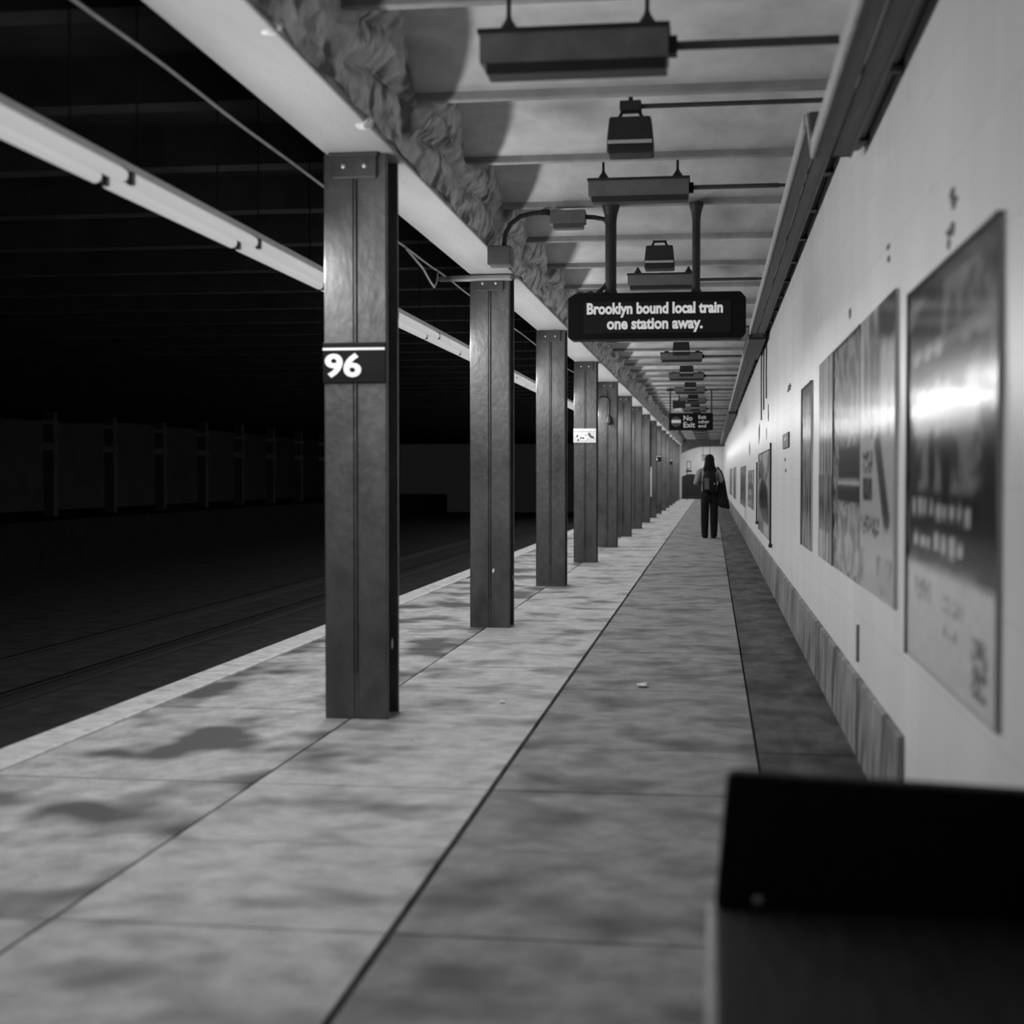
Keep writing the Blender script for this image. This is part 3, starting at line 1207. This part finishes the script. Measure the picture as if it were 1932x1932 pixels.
i6 = Ink(.35, 6).noise(0, 1, .55, 1, .12, .55, 4, 5).ell(.3, .78, .25, .12, .05).ell(.5, .42, .42, .25, .015).ell(.75, .25, .3, .14, .03).rect(.55, 1, 0, .16, .6, .03).rect(0, .5, .02, .15, .12, .06)
poster(17.25, 20.9, .50, 1.56, i6, 'framed poster past the small plaque with pale top and black middle', nu=40, nv=40)
i7 = Ink(.3, 7).noise(0, 1, 0, 1, .15, .5, 4, 6)
poster(23.6, 27.2, .70, 1.35, i7, 'faded grey poster beyond the upright wall pipe', nu=24, nv=24, left_frame=False)
i8 = Ink(.05, 8).noise(0, 1, 0, 1, .01, .2, 6, 6)
poster(29.2, 33.8, .62, 1.45, i8, 'narrow-looking black poster far along the wall', nu=24, nv=24)
i9 = Ink(.12, 9).noise(0, 1, 0, 1, .01, .4, 8, 3)
poster(41.0, 45.0, .6, 1.5, i9, 'dark poster far along the wall just beyond the black one', nu=20, nv=20)
poster(49.0, 54.0, .6, 1.5, i9, 'last dark poster far along the wall near the person', nu=20, nv=20)

# upright pipes beside the far posters
for y, z0, z1, lab in ((16.6, .45, 1.62, 'thin black upright pipe on the wall before the framed poster'), (21.6, .55, 1.45, 'thin black upright pipe on the wall behind the framed poster')):
    t = empty('upright_pipe', (WX - .02, y, z0))
    bm = B()
    tube(bm, [(0, 0, .04), (0, 0, z1 - z0)], .011, 8)
    obj('pipe', bm, M_BLACK, t)
    bm = B()
    loft(bm, [(0, 0, 0, .02, .06), (0, 0, .04, .02, .06)], 12)
    obj('end_box', bm, M_BLACK, t)
    tag(t, lab, 'pipe')
# small plaque
t = empty('wall_plaque', (WX, 13.45, 1.50))
bm = B()
box(bm, -.014, 0, -.5, .5, 0, .135)
obj('board', bm, M_STEEL, t, bevel=.004)
bm = B()
prism(bm, [(-.30, .075), (.1, .06), (.15, .09), (-.1, .10), (-.2, .12)], 'X', -.017, -.013)
obj('pale_print', bm, M_STRIPE, t)
tag(t, 'small dark plaque on bare tile between two poster groups', 'plaque')

# ------------------------------------------------------------------ bench in the near corner
t = empty('bench', (0, 2.6, 0))
L = 1.35
bm = B()
box(bm, .003, .60, -L, .012, .452, .497)
seat = obj('seat', bm, M_WOOD, t, bevel=.016, seg=3)
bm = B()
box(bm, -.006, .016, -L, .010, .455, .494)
obj('seat_nosing', bm, M_EDGELIT, t, bevel=.008, seg=3)  # light strip on the front edge, painted by colour
bm = B()
prism(bm, [(.008, .497), (.028, .728), (.036, .735), (.60, .712), (.60, .497)], 'Y', -.045, .0)
dv = obj('end_divider', bm, M_WOOD, t, bevel=.008)
bm = B()
bmesh.ops.create_uvsphere(bm, u_segments=10, v_segments=6, radius=.011)
for v in bm.verts:
    v.co = Vector((.082 + v.co.x, -.046 + v.co.y * .6, .512 + v.co.z))
obj('bolt', bm, M_RIVET, dv, smooth=True)
bm = B()
prism(bm, [(.56, .497), (.60, .497), (.645, .90), (.615, .90)], 'Y', -L, -.05)
obj('backrest', bm, M_WOOD, t, bevel=.006)
for ya in (-.10, -L + .05):
    bm = B()
    box(bm, .06, .58, ya, ya + .05, 0, .455)
    obj('leg', bm, M_WOOD, t, bevel=.005)
tag(t, 'dark wooden bench against the wall in the near right corner', 'bench')

# ------------------------------------------------------------------ litter
for i, (x, y, s, lab) in enumerate(((-.40, 8.65, .035, 'crumpled white scrap on the floor right of the long joint'), (-1.14, 7.95, .016, 'tiny white scrap on the floor near the first column'))):
    bm = B()
    bmesh.ops.create_icosphere(bm, subdivisions=2, radius=1)
    for v in bm.verts:
        k = 1 + .5 * noise.noise(v.co * 1.8 + Vector((i * 5, 0, 0)))
        v.co = Vector((v.co.x * s * k, v.co.y * s * k, (v.co.z + .8) * s * .35 * k))
    mn = min(v.co.z for v in bm.verts)
    for v in bm.verts:
        v.co.z -= mn
    o = obj('paper_scrap', bm, M_PAPER)
    o.location = (x, y, .002)
    tag(o, lab, 'litter', 'litter on the platform')

# ------------------------------------------------------------------ person walking away
def skin_mesh(name, verts, edges, radii, sub=2):
    me = bpy.data.meshes.new(name)
    me.from_pydata(verts, edges, [])
    o = bpy.data.objects.new(name, me)
    COL.objects.link(o)
    o.modifiers.new('skin', 'SKIN')
    sk = me.skin_vertices[0].data
    for i, r in enumerate(radii):
        rr = r if isinstance(r, tuple) else (r, r)
        sk[i].radius = rr
        sk[i].use_root = (i == 0)
    ss = o.modifiers.new('sub', 'SUBSURF')
    ss.levels = sub
    ss.render_levels = sub
    dg = bpy.context.evaluated_depsgraph_get()
    out = bpy.data.meshes.new_from_object(o.evaluated_get(dg))
    bpy.data.objects.remove(o)
    bpy.data.meshes.remove(me)
    out.name = name
    return out


def person():
    P = empty('person', (-.045, 29.75, 0))
    V, E, Rr = [], [], []

    def add(p, r, link=None):
        V.append(p)
        Rr.append(r)
        if link is not None:
            E.append((link, len(V) - 1))
        return len(V) - 1
    pel = add((0, 0, .93), (.13, .10))
    wai = add((0, .005, 1.08), (.115, .09), pel)
    che = add((0, .01, 1.26), (.135, .10), wai)
    nk0 = add((0, .0, 1.40), (.06, .055), che)
    nk1 = add((0, .01, 1.47), (.05, .05), nk0)
    hd0 = add((0, .02, 1.53), (.07, .085), nk1)
    hd1 = add((0, .02, 1.61), (.075, .092), hd0)
    add((0, .015, 1.655), (.05, .06), hd1)
    add((0, .125, 1.555), (.012, .012), hd0)       # nose
    hands = []
    for s in (-1, 1):
        sh = add((s * .17, 0, 1.35), .05, che)
        if s < 0:
            el = add((-.265, -.035, 1.10), .04, sh)
            wr = add((-.17, .16, 1.17), .028, el)
            pa = add((-.135, .185, 1.22), (.034, .022), wr)
            base, fd = (-.135, .185, 1.22), Vector((.35, .1, .5)).normalized()
        else:
            el = add((.245, -.02, 1.08), .04, sh)
            wr = add((.20, .17, 1.12), .028, el)
            pa = add((.175, .19, 1.17), (.034, .022), wr)
            base, fd = (.175, .19, 1.17), Vector((-.3, .1, .5)).normalized()
        for k, (off, ln) in enumerate(((-.024, .055), (-.008, .065), (.008, .06), (.024, .048))):
            a = Vector(base) + Vector((0, off, .0)) + fd * .028
            b = a + fd * ln * .55
            c = b + (fd + Vector((0, -.6, 0))).normalized() * ln * .45
            i1_ = add(tuple(a), .010, pa)
            i2_ = add(tuple(b), .009, i1_)
            add(tuple(c), .008, i2_)
        th1 = add(tuple(Vector(base) + Vector((-s * .03, -.01, -.005))), .011, pa)
        add(tuple(Vector(base) + Vector((-s * .05, -.02, .025))), .009, th1)
        hip = add((s * .085, 0, .86), .085, pel)
        kn = add((s * .085, (.03 if s < 0 else -.02), .48), .055, hip)
        an = add((s * .083, (.0 if s < 0 else -.04), .10), .038, kn)
        add((s * .088, (.0 if s < 0 else -.04) + .13, .04), .035, an)
    obj('body', skin_mesh('body', V, E, Rr, 2), M_SKIN, P, smooth=True)
    # face: eyes and mouth on the far side of the head
    for x in (-.032, .032):
        bm = B()
        bmesh.ops.create_icosphere(bm, subdivisions=1, radius=.011)
        for v in bm.verts:
            v.co += Vector((x, .105, 1.585))
        obj('eye', bm, M_HAIR, P)
    bm = B()
    box(bm, -.025, .025, .098, .108, 1.508, 1.516)
    obj('mouth', bm, M_JACK, P, bevel=.003, seg=1)
    # trousers: hips and two wide straight legs
    bm = B()
    loft(bm, [(0, 0, .72, .170, .11), (0, 0, .80, .172, .125), (0, 0, .92, .168, .13), (0, 0, 1.03, .150, .115)], 20)
    for s in (-1, 1):
        dy = .0 if s < 0 else -.04
        loft(bm, [(s * .088, dy, .035, .060, .085), (s * .09, dy, .10, .066, .085), (s * .092, dy * .8 + .01, .30, .078, .085), (s * .090, dy * .4 + .01, .50, .080, .088),
                  (s * .088, 0, .68, .086, .10), (s * .085, 0, .80, .088, .11)], 16)
    tr = obj('trousers', bm, M_PANT, P, smooth=True)
    for s in (-1, 1):
        dy = .02 if s < 0 else -.02
        bm = B()
        loft(bm, [(s * .085, dy, .0, .05, .125), (s * .085, dy, .03, .052, .128), (s * .085, dy - .02, .065, .045, .10), (s * .085, dy - .06, .11, .04, .05)], 14)
        obj('shoe', bm, M_PANT, P, smooth=True)
    # jacket: torso and sleeves
    bm = B()
    loft(bm, [(0, 0, .90, .165, .125), (0, 0, 1.0, .162, .125), (0, .005, 1.12, .155, .12), (0, .01, 1.25, .172, .125), (0, .005, 1.34, .185, .115),
              (0, 0, 1.395, .15, .09), (0, 0, 1.435, .07, .07)], 22)
    tube(bm, [(-.14, 0, 1.36), (-.195, -.005, 1.33), (-.235, -.02, 1.22), (-.268, -.035, 1.10), (-.235, .05, 1.115), (-.18, .14, 1.16)],
         [.06, .066, .062, .055, .052, .042], 12)
    tube(bm, [(.14, 0, 1.36), (.19, -.005, 1.33), (.225, -.015, 1.2), (.245, -.02, 1.08), (.225, .08, 1.09), (.20, .15, 1.115)],
         [.06, .064, .06, .054, .05, .042], 12)
    obj('jacket', bm, M_JACK, P, smooth=True)
    # long hair falling over the shoulders
    bm = B()
    loft(bm, [(.0, -.045, 1.27, .10, .05), (.005, -.05, 1.32, .132, .075), (.005, -.045, 1.38, .130, .088), (.0, -.03, 1.45, .112, .098), (0, -.01, 1.53, .098, .108),
              (0, .0, 1.60, .092, .112), (0, .0, 1.65, .075, .095), (0, 0, 1.682, .042, .055), (0, 0, 1.692, .01, .012)], 22)
    for v in bm.verts:
        if v.co.y > .055 and 1.46 < v.co.z < 1.63:
            v.co.y = .055
        v.co.x += .012 * noise.noise(v.co * 14)
        if v.co.z < 1.4:
            v.co.z += .03 * noise.noise(Vector((v.co.x * 30, 0, 2)))
    obj('hair', bm, M_HAIR, P, smooth=True)
    tag(P, 'person with long dark hair and dark trousers walking away along the platform', 'person')
    # backpack
    K = empty('backpack', (-.045, 29.75 - .125, .92))
    bm = B()
    loft(bm, [(.0, -.06, 0, .115, .06), (.0, -.075, .04, .14, .085), (.0, -.08, .22, .14, .09), (0, -.07, .36, .125, .075), (0, -.05, .43, .07, .045)], 18)
    obj('sack', bm, M_BAG, K, smooth=True)
    bm = B()
    box(bm, -.095, -.005, -.185, -.14, .06, .285)
    obj('grey_pocket', bm, M_POCK, K, bevel=.012)
    for s in (-1, 1):
        bm = B()
        tube(bm, [(s * .08, -.02, .40), (s * .11, .05, .47), (s * .115, .14, .50), (s * .12, .22, .44), (s * .13, .25, .30), (s * .14, .2, .12), (s * .12, .03, .05)], .018, 8)
        obj('strap', bm, M_BAG, K, smooth=True)
    bm = B()
    bmesh.ops.create_icosphere(bm, subdivisions=1, radius=.012)
    for v in bm.verts:
        v.co += Vector((.10, -.165, .175))
    obj('buckle', bm, M_WHITE, K)
    tag(K, 'black backpack with grey pocket on the walking person', 'backpack')
    # tote hanging from the right shoulder
    T = empty('tote_bag', (.215, 29.72, .60))
    bm = B()
    vs = []
    for (z, xa, xb, d) in ((.0, -.02, .14, .05), (.03, -.10, .15, .07), (.10, -.13, .135, .08), (.25, -.13, .10, .075), (.42, -.11, .07, .05), (.55, -.08, .05, .03), (.60, -.05, .03, .02)):
        n = 14
        vs.append((( xa + xb) / 2, 0, z, (xb - xa) / 2, d))
    loft(bm, vs, 16)
    # the bottom slopes down away from the body
    for v in bm.verts:
        v.co.z -= .18 * (v.co.x - .05) * max(0, 1 - v.co.z / .3)
    obj('sack', bm, M_BAG, T, smooth=True)
    bm = B()
    tube(bm, [(.03, 0, .58), (.0, -.02, .68), (-.06, -.03, .78), (-.10, .0, .83), (-.10, .06, .80), (-.05, .05, .68), (.02, .03, .57)], .014, 8)
    obj('handle', bm, M_BAG, T, smooth=True)
    tag(T, 'slouching black tote bag hanging at the right side of the walking person', 'bag')


person()
